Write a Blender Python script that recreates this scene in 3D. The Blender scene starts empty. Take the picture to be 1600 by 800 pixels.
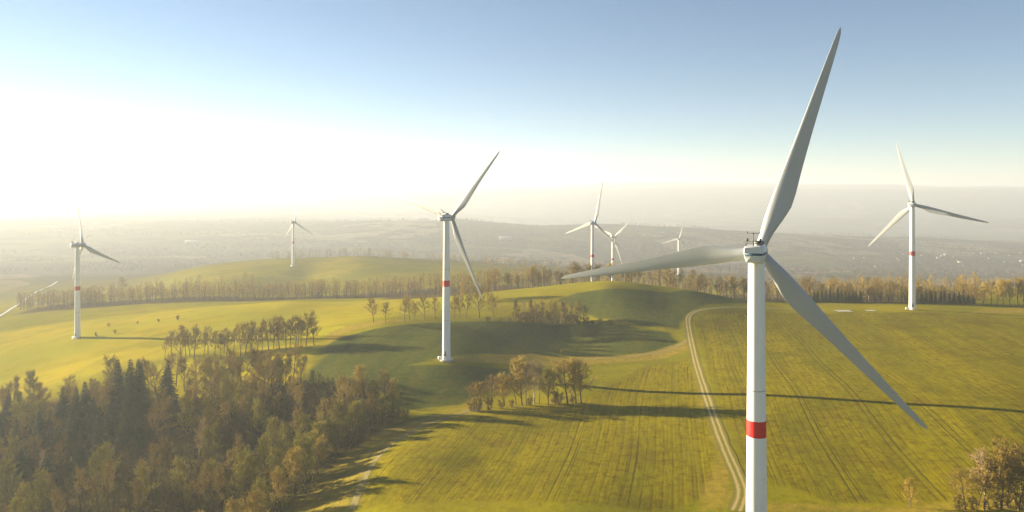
import bpy, math, random
import numpy as np
from mathutils import Matrix, Vector

# ------------------------------------------------------------------ camera, world, sun, exposure
F, HZ, CAMZ = 1150.0, 300.0, 90.0          # focal length in photo pixels, row of the horizon, eye height
SUN_AZ, SUN_EL = 61.0, 9.5                # degrees left of the view direction, degrees above the horizon
scene = bpy.context.scene
COL = scene.collection
cam_data = bpy.data.cameras.new('camera')
cam = bpy.data.objects.new('camera', cam_data)
COL.objects.link(cam)
cam.location = (0, 0, CAMZ)
cam.rotation_euler = (math.radians(90), 0, 0)
cam_data.sensor_width = 36.0
cam_data.lens = 36.0 * F / 1600.0
cam_data.shift_y = -(400.0 - HZ) / 1600.0
cam_data.clip_start = 1.0
cam_data.clip_end = 60000.0
scene.camera = cam

world = bpy.data.worlds.new('World')
scene.world = world
world.use_nodes = True
wt = world.node_tree
bg = wt.nodes['Background']
sky = wt.nodes.new('ShaderNodeTexSky')
sky.sky_type = 'NISHITA'
sky.sun_disc = False
sky.sun_elevation = math.radians(SUN_EL)
sky.sun_rotation = math.radians(-SUN_AZ)
sky.altitude = 300
sky.air_density = 0.7
sky.dust_density = 0.0
sky.ozone_density = 1.5
wt.links.new(sky.outputs[0], bg.inputs[0])
bg.inputs[1].default_value = 0.031

sun_data = bpy.data.lights.new('sun', 'SUN')
sun_data.energy = 5.0
sun_data.angle = math.radians(0.5)
sun_data.color = (1.0, 0.82, 0.52)
sun = bpy.data.objects.new('sun', sun_data)
COL.objects.link(sun)
az, el = math.radians(SUN_AZ), math.radians(SUN_EL)
to_sun = Vector((-math.sin(az) * math.cos(el), math.cos(az) * math.cos(el), math.sin(el)))
sun.rotation_euler = to_sun.to_track_quat('Z', 'Y').to_euler()

scene.view_settings.view_transform = 'Standard'
scene.view_settings.look = 'None'
scene.view_settings.exposure = 2.5
scene.view_settings.gamma = 1.0
scene.view_settings.use_curve_mapping = False
scene.render.engine = 'CYCLES'
scene.cycles.max_bounces = 5
scene.cycles.diffuse_bounces = 2
scene.cycles.glossy_bounces = 2
scene.cycles.volume_bounces = 1
scene.cycles.use_adaptive_sampling = False
scene.cycles.use_denoising = True
scene.cycles.sample_clamp_indirect = 8.0

rng = np.random.default_rng(11)
random.seed(5)

# ------------------------------------------------------------------ object helpers
def tag(o, label=None, cat=None, group=None, kind=None):
    if label: o['label'] = label
    if cat: o['category'] = cat
    if group: o['group'] = group
    if kind: o['kind'] = kind
    return o

def link(o, parent=None):
    COL.objects.link(o)
    if parent: o.parent = parent
    return o

def empty(name, loc=(0, 0, 0), rz=0.0):
    o = bpy.data.objects.new(name, None)
    o.location = loc
    o.rotation_euler = (0, 0, rz)
    o.empty_display_size = 0.5
    return link(o)

def np_mesh(name, V, faces, mat=None, smooth=False):
    """faces: int array (n,3) or (n,4), or list of such arrays"""
    if not isinstance(faces, list): faces = [faces]
    V = np.asarray(V, dtype=np.float32)
    me = bpy.data.meshes.new(name)
    me.vertices.add(len(V))
    me.vertices.foreach_set('co', V.ravel())
    idx = np.concatenate([np.asarray(f, dtype=np.int32).ravel() for f in faces])
    tot = np.concatenate([np.full(len(f), np.asarray(f).shape[1], dtype=np.int32) for f in faces])
    st = np.concatenate([[0], np.cumsum(tot)[:-1]]).astype(np.int32)
    me.loops.add(len(idx))
    me.loops.foreach_set('vertex_index', idx)
    me.polygons.add(len(tot))
    me.polygons.foreach_set('loop_start', st)
    me.polygons.foreach_set('loop_total', tot)
    if smooth: me.polygons.foreach_set('use_smooth', np.ones(len(tot), dtype=bool))
    me.update(calc_edges=True)
    me.validate()
    if mat: me.materials.append(mat)
    return me

def obj(name, me, parent=None):
    return link(bpy.data.objects.new(name, me), parent)

class MB:
    """gathers simple solids into one mesh"""
    def __init__(s): s.v = []; s.f3 = []; s.f4 = []
    def n(s): return len(s.v)
    def box(s, c, d, M=None):
        b = s.n()
        for x in (-.5, .5):
            for y in (-.5, .5):
                for z in (-.5, .5):
                    p = Vector((c[0] + x * d[0], c[1] + y * d[1], c[2] + z * d[2]))
                    s.v.append(tuple(M @ p) if M else tuple(p))
        for q in ((0, 1, 3, 2), (4, 6, 7, 5), (0, 4, 5, 1), (2, 3, 7, 6), (0, 2, 6, 4), (1, 5, 7, 3)):
            s.f4.append([b + i for i in q])
    def rings(s, rings, cap=True):
        b = s.n(); m = len(rings[0])
        for r in rings: s.v += [tuple(p) for p in r]
        for i in range(len(rings) - 1):
            for j in range(m):
                k = (j + 1) % m
                s.f4.append([b + i * m + j, b + i * m + k, b + (i + 1) * m + k, b + (i + 1) * m + j])
        if cap:
            for i, flip in ((0, True), (len(rings) - 1, False)):
                c = np.mean(np.array(rings[i], dtype=float), axis=0); s.v.append(tuple(c)); ci = s.n() - 1
                for j in range(m):
                    k = (j + 1) % m
                    t = [b + i * m + j, b + i * m + k, ci]
                    s.f3.append(t[::-1] if flip else t)
    def tube(s, p0, p1, r0, r1=None, sides=8):
        r1 = r0 if r1 is None else r1
        p0 = Vector(p0); p1 = Vector(p1); d = (p1 - p0).normalized()
        a = d.cross(Vector((0, 0, 1)) if abs(d.z) < .9 else Vector((1, 0, 0))).normalized(); b = d.cross(a)
        R = []
        for p, r in ((p0, r0), (p1, r1)):
            R.append([p + (a * math.cos(t) + b * math.sin(t)) * r for t in [2 * math.pi * i / sides for i in range(sides)]])
        s.rings(R)
    def lathe(s, prof, sides=32, M=None):
        R = []
        for (r, z) in prof:
            ring = [Vector((r * math.cos(2 * math.pi * i / sides), r * math.sin(2 * math.pi * i / sides), z)) for i in range(sides)]
            R.append([M @ p for p in ring] if M else ring)
        s.rings(R)
    def mesh(s, name, mat, smooth=False):
        fs = []
        if s.f3: fs.append(np.array(s.f3))
        if s.f4: fs.append(np.array(s.f4))
        me = np_mesh(name, np.array(s.v), fs, mat, smooth)
        if smooth:
            try: me.set_sharp_from_angle(angle=math.radians(40))
            except Exception: pass
        return me
    def build(s, name, mat, parent=None, smooth=False):
        return obj(name, s.mesh(name, mat, smooth), parent)

# ------------------------------------------------------------------ materials
def new_mat(name):
    m = bpy.data.materials.new(name); m.use_nodes = True
    return m, m.node_tree, m.node_tree.nodes['Principled BSDF']

def noisy(name, c1, c2, scale=1.0, rough=0.8, spec=0.3, detail=4, obj_random=0.0, stretch=None):
    m, t, b = new_mat(name)
    tc = t.nodes.new('ShaderNodeTexCoord')
    nz = t.nodes.new('ShaderNodeTexNoise'); nz.inputs['Scale'].default_value = scale; nz.inputs['Detail'].default_value = detail
    src = tc.outputs['Object']
    if stretch:
        mp = t.nodes.new('ShaderNodeMapping'); mp.inputs['Scale'].default_value = stretch
        t.links.new(src, mp.inputs[0]); src = mp.outputs[0]
    t.links.new(src, nz.inputs['Vector'])
    mx = t.nodes.new('ShaderNodeMix'); mx.data_type = 'RGBA'
    mx.inputs[6].default_value = (*c1, 1); mx.inputs[7].default_value = (*c2, 1)
    fac = nz.outputs[0]
    if obj_random:
        oi = t.nodes.new('ShaderNodeObjectInfo')
        ma = t.nodes.new('ShaderNodeMath'); ma.operation = 'MULTIPLY_ADD'
        t.links.new(oi.outputs['Random'], ma.inputs[0]); ma.inputs[1].default_value = obj_random
        mb = t.nodes.new('ShaderNodeMath'); mb.operation = 'SUBTRACT'; mb.inputs[1].default_value = obj_random / 2
        t.links.new(nz.outputs[0], mb.inputs[0]); t.links.new(mb.outputs[0], ma.inputs[2]); ma.use_clamp = True
        fac = ma.outputs[0]
    t.links.new(fac, mx.inputs[0])
    t.links.new(mx.outputs[2], b.inputs['Base Color'])
    b.inputs['Roughness'].default_value = rough
    b.inputs['Specular IOR Level'].default_value = spec
    return m

M_white = noisy('turbine_white_paint', (.72, .73, .73), (.85, .86, .86), .35, .38, .4, stretch=(1, 1, .15))
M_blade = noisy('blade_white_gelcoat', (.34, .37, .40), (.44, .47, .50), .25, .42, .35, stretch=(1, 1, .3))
M_red = noisy('red_band_paint', (.50, .012, .015), (.60, .02, .02), .8, .45, .4)
M_nac = noisy('nacelle_pale_paint', (.54, .57, .60), (.66, .68, .70), .6, .45, .35)
M_navy = noisy('nacelle_dark_blue_stripe', (.03, .08, .14), (.05, .11, .18), .8, .5, .3)
M_dark = noisy('dark_metal', (.02, .024, .03), (.05, .055, .06), 2, .5, .4)
M_steel = noisy('galvanised_steel', (.35, .36, .37), (.5, .5, .5), 3, .4, .5)
M_conc = noisy('concrete', (.32, .31, .28), (.45, .43, .38), .8, .9, .2)
M_bark = noisy('grey_brown_bark', (.085, .06, .04), (.16, .115, .075), 1.2, .95, .1, obj_random=.5)
M_bark_birch = noisy('white_birch_bark', (.22, .19, .15), (.62, .58, .50), 1.5, .8, .2, stretch=(.4, .4, 2))
M_twig = noisy('brown_winter_twigs', (.19, .13, .028), (.32, .235, .05), .25, .9, .1, obj_random=1.0)
M_twig_gold = noisy('golden_twigs_catkins_and_sunlight', (.31, .22, .038), (.44, .325, .055), .3, .9, .1, obj_random=.8)  # yellowish catkin twigs, with sunlight on the crowns put into the colour
M_twig_birch = noisy('pale_birch_twigs', (.24, .17, .09), (.40, .29, .15), .3, .9, .1, obj_random=.6)
M_twig_olive = noisy('olive_willow_twigs', (.19, .17, .022), (.33, .285, .038), .3, .9, .1, obj_random=.8)
M_scrub = noisy('dark_scrub_twigs', (.07, .066, .018), (.14, .115, .03), .2, .95, .05)
M_scrub2 = noisy('olive_scrub_twigs', (.09, .088, .016), (.17, .15, .03), .2, .95, .05)
M_needle = noisy('spruce_needles', (.026, .055, .010), (.06, .10, .018), .4, .8, .2, obj_random=.7)
M_house = noisy('white_house_render', (.30, .29, .27), (.45, .43, .40), .3, .8, .2)
M_roof = noisy('red_brown_roof_tiles', (.20, .08, .05), (.30, .13, .09), .5, .85, .2, obj_random=1.0)

# ------------------------------------------------------------------ terrain
def vnoise(x, y, seed=0):
    xi = np.floor(x).astype(np.int64); yi = np.floor(y).astype(np.int64)
    fx = x - xi; fy = y - yi
    fx = fx * fx * (3 - 2 * fx); fy = fy * fy * (3 - 2 * fy)
    def h(a, b):
        n = (a * 374761393 + b * 668265263 + seed * 1442695041) & 0xffffffff
        n = ((n ^ (n >> 13)) * 1274126177) & 0xffffffff
        return ((n ^ (n >> 16)) & 0xffff) / 32767.5 - 1
    return (h(xi, yi) * (1 - fx) * (1 - fy) + h(xi + 1, yi) * fx * (1 - fy) + h(xi, yi + 1) * (1 - fx) * fy + h(xi + 1, yi + 1) * fx * fy)

def fbm(x, y, seed=0, octs=4):
    s = 0; a = 1.0; t = 0
    for i in range(octs):
        s = s + a * vnoise(x * 2 ** i, y * 2 ** i, seed + i * 17); t += a; a *= .5
    return s / t

# control points: direction (photo column), height of the land there, distance ahead (metres)
CP = [
 # open field right of the nearest turbine
 (1600, 13.4, 262), (1600, 10.5, 192), (1600, 10.8, 351), (1600, 11, 454), (1600, 7, 530), (1800, 12, 300), (1800, 10, 500), (1800, 9, 190),
 (1425, 9.2, 505), (1425, 9.8, 430), (1425, 8.8, 360), (1425, 11.2, 276), (1425, 9.5, 228), (1425, 8, 190),
 (1300, 8.4, 510), (1300, 6.5, 417), (1300, 9.4, 289), (1300, 8, 231), (1300, 7, 190),
 (1165, 9.5, 495), (1165, 5, 430), (1165, 6.8, 305), (1165, 6.4, 234), (1165, 6.4, 190), (1182, 6.5, 143), (1500, 6, 140), (900, 7, 140), (1200, 8, 90), (800, 8, 80),
 # green hill in the middle and the hollow before it
 (1000, 18.5, 548), (950, 19.4, 545), (860, 14.0, 562), (1080, 15.1, 545), (1180, 1.5, 600), (760, 5, 610),
 (1050, 11.0, 500), (1050, 7.2, 468), (1050, 1.5, 430), (1050, 0.0, 394), (1050, 3.6, 318), (1050, 4.6, 249), (1050, 5.2, 190),
 (900, 9.0, 516), (900, 3.0, 498), (900, -2.0, 474), (900, -2.6, 427), (900, -1.0, 376), (900, 1.0, 338), (900, 1, 301), (900, 4, 235), (900, 5.8, 190),
 (800, 4.6, 500), (800, 0.5, 440), (800, 1.2, 385), (800, -1.5, 345),
 (697, 4.8, 374), (697, 6.8, 425), (697, 5.2, 480), (600, 6.4, 470), (560, 4.2, 450), (510, 0.6, 425), (640, 6.0, 430),
 (697, 0.2, 340), (697, -3, 314), (640, -5, 305), (560, -8, 280), (480, -11, 245), (430, -12.5, 225), (400, -14, 190),
 (560, -2.5, 228), (600, -1.8, 258), (700, -0.8, 287), (650, 1.2, 203), (750, 3.5, 198), (750, 1.5, 240), (800, 0.2, 292), (600, 0, 170),
 (560, -1.5, 345), (480, -5, 373), (600, 2.0, 378), (450, -3, 407),
 (500, 0.4, 440), (380, -7, 455), (300, -13, 455),
 # wooded hollow on the left
 (330, -18, 400), (200, -25, 389), (100, -30, 406), (300, -19, 313), (150, -26, 317), (0, -34, 356), (400, -15, 315), (300, -17, 240), (100, -24, 250), (0, -30, 260),
 (-200, -38, 300), (-200, -45, 450), (200, -20, 170), (0, -24, 150), (400, -10, 120),
 # bright fields beyond it
 (300, -12, 533), (300, -11, 580), (450, -6, 552), (450, -5, 624), (600, -4, 640), (600, 1, 553), (350, -13, 665), (200, -20, 632), (121, -23, 570), (50, -30, 575), (50, -33, 505), (180, -20, 468), (0, -42, 759), (-200, -48, 700), (-200, -60, 1000),
 (400, -28, 800), (600, -25, 816), (720, -14, 779), (200, -34, 810), (100, -48, 900),
 # beyond the crests
 (950, 0, 690), (1080, -8, 690), (860, 0, 690), (1250, -4, 640), (1400, -1, 620), (1550, 4.5, 575), (1600, 1, 640), (1800, 2, 650), (926, -14, 752), (957, -50, 1109),
 (1061, -85, 1627), (1300, -45, 1000), (1500, -42, 1000), (1300, -105, 1500), (1600, -95, 1500), (800, -30, 1000), (800, -62, 1500), (1000, -75, 1500),
 # second range of hills on the left
 (458, -31.6, 1205), (480, -40, 1120), (250, -60, 1190), (550, -24, 1300), (400, -34, 1220), (700, -45, 1411), (100, -80, 1396), (0, -75, 1116), (300, -48, 1320), (550, -55, 1600), (300, -80, 1600), (0, -95, 1600), (-300, -90, 1500), (1900, -80, 1500),
]
cp = []
for px, z, d in CP:
    a = math.atan2(px - 800, F); cp.append((a, d / math.cos(a), z))
for a_deg in (-100, -70, -50, 55, 80, 120, 180, -140):     # land outside the picture
    for r, z in ((60, 6), (200, -4 if a_deg < 0 else 8), (600, -20 if a_deg < 0 else 6), (1600, -80)):
        cp.append((math.radians(a_deg), r, z))
cp = np.array(cp)
def warp(a, r):
    L = np.log1p(r / 90.0)
    return L * np.sin(a), L * np.cos(a)
cu, cv = warp(cp[:, 0], cp[:, 1])
def tps(r2): return np.where(r2 > 1e-12, .5 * r2 * np.log(np.maximum(r2, 1e-12)), 0)
n = len(cp)
A = np.zeros((n + 3, n + 3))
A[:n, :n] = tps((cu[:, None] - cu) ** 2 + (cv[:, None] - cv) ** 2) + np.eye(n) * 2e-4
A[:n, n] = 1; A[:n, n + 1] = cu; A[:n, n + 2] = cv
A[n:, :n] = A[:n, n:].T
W = np.linalg.solve(A, np.concatenate([cp[:, 2], [0, 0, 0]]))

FAR_PX = np.array([-1200, 0, 250, 500, 720, 850, 1000, 1150, 1350, 1600, 2600])
FAR_LD = np.log(np.array([1200., 2000, 2600, 4000, 4700, 5800, 7600, 10200, 12600, 15500]))
RIDGE = np.array([-85, -90, -84, -86, -58, -88, -98, -126, -150, -185, -190])     # first long ridge, at 4.3 km
HILL = np.array([120, 120, 130, 150, 170, 200, 262, 250, 215, 185, 140])           # last hills on the horizon
def far_z(a, r):
    px = 800 + F * np.tan(np.clip(a, -1.2, 1.2)); d = r * np.cos(np.clip(a, -1.2, 1.2))
    ld = np.log(np.maximum(d, 1200))
    rg = np.interp(px, FAR_PX, RIDGE); hl = np.interp(px, FAR_PX, HILL)
    knots = [-70 + 0 * px, np.interp(px, [0, 600, 900, 1600], [-120, -120, -130, -150]), np.interp(px, [0, 700, 1100, 1600], [-130, -135, -165, -190]), rg, rg - np.interp(px, [450, 850], [6, 80]), np.interp(px, [450, 900], [-100, -240]), np.interp(px, [450, 900], [-80, -170]), hl * np.interp(px, [450, 900], [.1, .6]), hl, hl * .6]
    z = np.zeros_like(px)
    for i in range(len(FAR_LD) - 1):
        t = np.clip((ld - FAR_LD[i]) / (FAR_LD[i + 1] - FAR_LD[i]), 0, 1); t = t * t * (3 - 2 * t)
        m = (ld >= FAR_LD[i]) if i else np.ones_like(ld, bool)
        z = np.where(m, knots[i] * (1 - t) + knots[i + 1] * t, z)
    return z

def land(a, r):
    u, v = warp(a, r)
    z = np.full(u.shape, W[n])
    z = z + W[n + 1] * u + W[n + 2] * v
    for i in range(n): z += W[i] * tps((u - cu[i]) ** 2 + (v - cv[i]) ** 2)
    zf = far_z(a, r)
    t = np.clip((r - 1500) / 900, 0, 1); t = t * t * (3 - 2 * t)
    z = z * (1 - t) + zf * t
    x = r * np.sin(a); y = r * np.cos(a)
    z = z + .35 * fbm(x / 38, y / 38, 3, 4) + np.clip((r - 600) / 800, 0, 1) * 5 * fbm(x / 260, y / 260, 9, 3)
    z = z + np.clip((r - 2000) / 3000, 0, 1) * 22 * fbm(x / 900, y / 900, 21, 5) + np.clip((r - 5000) / 4000, 0, 1) * 28 * fbm(x / 1900, y / 1900, 31, 4)
    return z

ANG = np.concatenate([np.linspace(-180, -46, 68)[:-1], np.linspace(-46, 46, 760), np.linspace(46, 180, 68)[1:]]) * math.pi / 180
RAD = np.concatenate([[4, 20, 40], np.geomspace(60, 160, 50)[:-1], np.geomspace(160, 760, 540)[:-1], np.geomspace(760, 3200, 190)[:-1], np.geomspace(3200, 15500, 140)])
AA, RR = np.meshgrid(ANG, RAD)
ZZ = np.zeros_like(AA)
for i in range(0, len(RAD), 60): ZZ[i:i + 60] = land(AA[i:i + 60], RR[i:i + 60])
ZZ[:, -1] = ZZ[:, 0]
LRAD = np.log(RAD)

def H(x, y):
    """height of the land sheet (bilinear on its own grid)"""
    x = np.asarray(x, float); y = np.asarray(y, float)
    a = np.arctan2(x, y); r = np.maximum(np.hypot(x, y), RAD[0])
    ia = np.clip(np.searchsorted(ANG, a) - 1, 0, len(ANG) - 2); ir = np.clip(np.searchsorted(RAD, r) - 1, 0, len(RAD) - 2)
    ta = (a - ANG[ia]) / (ANG[ia + 1] - ANG[ia]); tr = np.clip((r - RAD[ir]) / (RAD[ir + 1] - RAD[ir]), 0, 1)
    return (ZZ[ir, ia] * (1 - ta) + ZZ[ir, ia + 1] * ta) * (1 - tr) + (ZZ[ir + 1, ia] * (1 - ta) + ZZ[ir + 1, ia + 1] * ta) * tr

_DD = np.geomspace(150, 6000, 2600)
def G(px, py):
    """where the line of sight of a photo pixel meets the land (used once, to take positions off the photo)"""
    k = (px - 800) / F
    z = H(k * _DD, _DD); ray = CAMZ - (py - HZ) * _DD / F
    hit = np.nonzero(z >= ray)[0]
    d = _DD[hit[0]] if len(hit) else 6000.0
    return (k * d, d)
def AT(px, d): return ((px - 800) / F * d, d)

# --- land-use and painted-shade masks, in ground coordinates
XX = RR * np.sin(AA); YY = RR * np.cos(AA)
def inside(poly, soft=1.5, wob=2.0, seed=0):
    P = np.array(poly); res = np.zeros(XX.shape, bool); dist = np.full(XX.shape, 1e9)
    m = (XX > P[:, 0].min() - 30) & (XX < P[:, 0].max() + 30) & (YY > P[:, 1].min() - 30) & (YY < P[:, 1].max() + 30)
    x = XX[m]; y = YY[m]
    x = x + wob * fbm(x / 14, y / 14, 51 + seed, 3); y = y + wob * fbm(x / 14, y / 14, 77 + seed, 3)
    ins = np.zeros(x.shape, bool); dd = np.full(x.shape, 1e9)
    for i in range(len(P)):
        x0, y0 = P[i]; x1, y1 = P[(i + 1) % len(P)]
        c = ((y0 > y) != (y1 > y)) & (x < (x1 - x0) * (y - y0) / ((y1 - y0) if y1 != y0 else 1e-9) + x0)
        ins ^= c
        L2 = (x1 - x0) ** 2 + (y1 - y0) ** 2 + 1e-9
        t = np.clip(((x - x0) * (x1 - x0) + (y - y0) * (y1 - y0)) / L2, 0, 1)
        dd = np.minimum(dd, np.hypot(x - x0 - t * (x1 - x0), y - y0 - t * (y1 - y0)))
    out = np.zeros(XX.shape)
    out[m] = np.clip(.5 + np.where(ins, dd, -dd) / (2 * soft), 0, 1)
    return out
def poly(px_list): return [G(*p) for p in px_list]

rows_mask = np.maximum.reduce([
    inside(poly([(555, 799), (572, 740), (610, 700), (690, 665), (800, 640), (920, 622), (1000, 575), (1075, 560), (1105, 660), (1125, 740), (1100, 780), (1040, 799)])),
    inside(poly([(1168, 745), (1150, 690), (1118, 610), (1097, 545), (1084, 500), (1100, 487), (1160, 484), (1300, 489), (1430, 488), (1520, 492), (1599, 496)]) + [(330, 470), (300, 200)] + poly([(1599, 770), (1480, 782), (1300, 787)])),
])
corn_shade_mask = np.maximum.reduce([      # young winter corn on hill and hollow, their shade put into its darker colour
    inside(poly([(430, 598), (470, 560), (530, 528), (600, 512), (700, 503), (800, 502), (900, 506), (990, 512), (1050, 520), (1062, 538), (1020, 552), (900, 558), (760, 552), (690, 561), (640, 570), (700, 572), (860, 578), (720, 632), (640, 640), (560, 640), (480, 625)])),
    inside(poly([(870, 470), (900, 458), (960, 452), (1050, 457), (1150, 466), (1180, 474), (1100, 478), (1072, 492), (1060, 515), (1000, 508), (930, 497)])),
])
gully_shade_mask = inside(poly([(440, 799), (470, 760), (540, 700), (600, 668), (660, 650), (720, 640), (700, 655), (650, 672), (605, 700), (575, 735), (558, 799)]), 2, 3, 17)  # gully grass, its tree shade painted in as darker green
corn_shade_mask = np.maximum(corn_shade_mask, gully_shade_mask)
litter_mask = inside([AT(-250, 300), AT(-250, 420), AT(0, 430), AT(150, 425), AT(235, 418), AT(262, 388), AT(350, 380), AT(480, 372), AT(520, 350), AT(600, 318), AT(630, 308), AT(560, 285), AT(470, 250), AT(430, 225), AT(380, 180), AT(-250, 160)], 5, 5, 3)
belt_mask = np.maximum.reduce([
    inside([AT(600, 655), AT(800, 640), AT(960, 622), AT(1100, 625), AT(1230, 590), AT(1400, 560), AT(1520, 560), AT(1540, 800), AT(1200, 880), AT(900, 900), AT(600, 850)], 6, 8, 5),
    inside([AT(20, 800), AT(200, 790), AT(350, 770), AT(500, 760), AT(640, 740), AT(660, 860), AT(400, 860), AT(100, 900)], 6, 8, 6)])
straw_mask = np.maximum.reduce([
    inside(poly([(672, 563), (700, 559), (760, 556), (830, 553), (880, 557), (960, 558), (1010, 552), (1066, 533), (1075, 545), (1040, 560), (960, 567), (880, 570), (760, 567), (705, 568)]), 1.0, 1.2, 7),
    inside(poly([(1082, 570), (1100, 640), (1122, 720), (1098, 780), (1090, 799), (1130, 799), (1150, 770), (1142, 720), (1112, 640), (1092, 570)]), 1.2, 2.0, 8) * .75,
    inside(poly([(445, 799), (520, 720), (600, 672), (680, 648), (760, 630), (730, 645), (660, 668), (600, 700), (566, 738), (551, 799)]), 2, 3, 9) * .6,
    inside(poly([(700, 653), (655, 669), (605, 698), (572, 736), (553, 799), (543, 799), (560, 735), (595, 696), (648, 664), (700, 647)]), 1.5, 2, 19) * .7,
    inside(poly([(510, 540), (545, 518), (600, 505), (640, 502), (640, 499), (590, 501), (540, 510), (512, 520)]), 1, 1, 10) * .8,
    inside(poly([(1510, 491), (1532, 483), (1599, 480), (1599, 489), (1560, 489)]), 1, 1.5, 11) * .8,
    inside(poly([(1180, 799), (1200, 784), (1300, 792), (1480, 788), (1599, 775), (1599, 799)]), 1, 1.5, 12) * .7,
])
gold_mask = np.maximum(.75 * inside([AT(-300, 430), AT(150, 455), AT(400, 480), AT(500, 470), AT(640, 520), AT(760, 560), AT(700, 640), AT(500, 660), AT(300, 680), AT(-300, 640)], 12, 12, 14), inside([AT(-100, 455), AT(100, 455), AT(260, 462), AT(420, 475), AT(520, 450), AT(560, 470), AT(470, 505), AT(330, 505), AT(150, 500), AT(-100, 500)], 5, 6, 13))  # dry bright fields; the slope's sunlight and glow are partly in this gold
gold_mask = np.maximum(gold_mask, inside([AT(180, 452), AT(225, 425), AT(262, 390), AT(350, 382), AT(470, 374), AT(500, 400), AT(500, 436), AT(400, 452), AT(300, 455)], 4, 5, 15))

def terrain():
    nr, na = ZZ.shape
    V = np.stack([XX, YY, ZZ], -1).reshape(-1, 3)
    i = np.arange(nr - 1)[:, None] * na + np.arange(na - 1)[None, :]
    Fq = np.stack([i, i + 1, i + na + 1, i + na], -1).reshape(-1, 4)[:, ::-1]
    c = np.array([[0, 0, float(H(0, 4))]]); V = np.concatenate([V, c])
    Ft = np.stack([np.full(na - 1, len(V) - 1), np.arange(na - 1), np.arange(1, na)], -1)[:, ::-1]
    me = np_mesh('ground', V, [Ft, Fq], None, True)
    for nm, mk in (('rows', rows_mask), ('green', corn_shade_mask), ('litter', np.maximum(litter_mask, belt_mask)), ('straw', straw_mask), ('gold', gold_mask)):
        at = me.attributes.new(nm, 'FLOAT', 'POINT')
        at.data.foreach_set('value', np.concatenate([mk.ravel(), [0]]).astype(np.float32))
    return me

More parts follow.
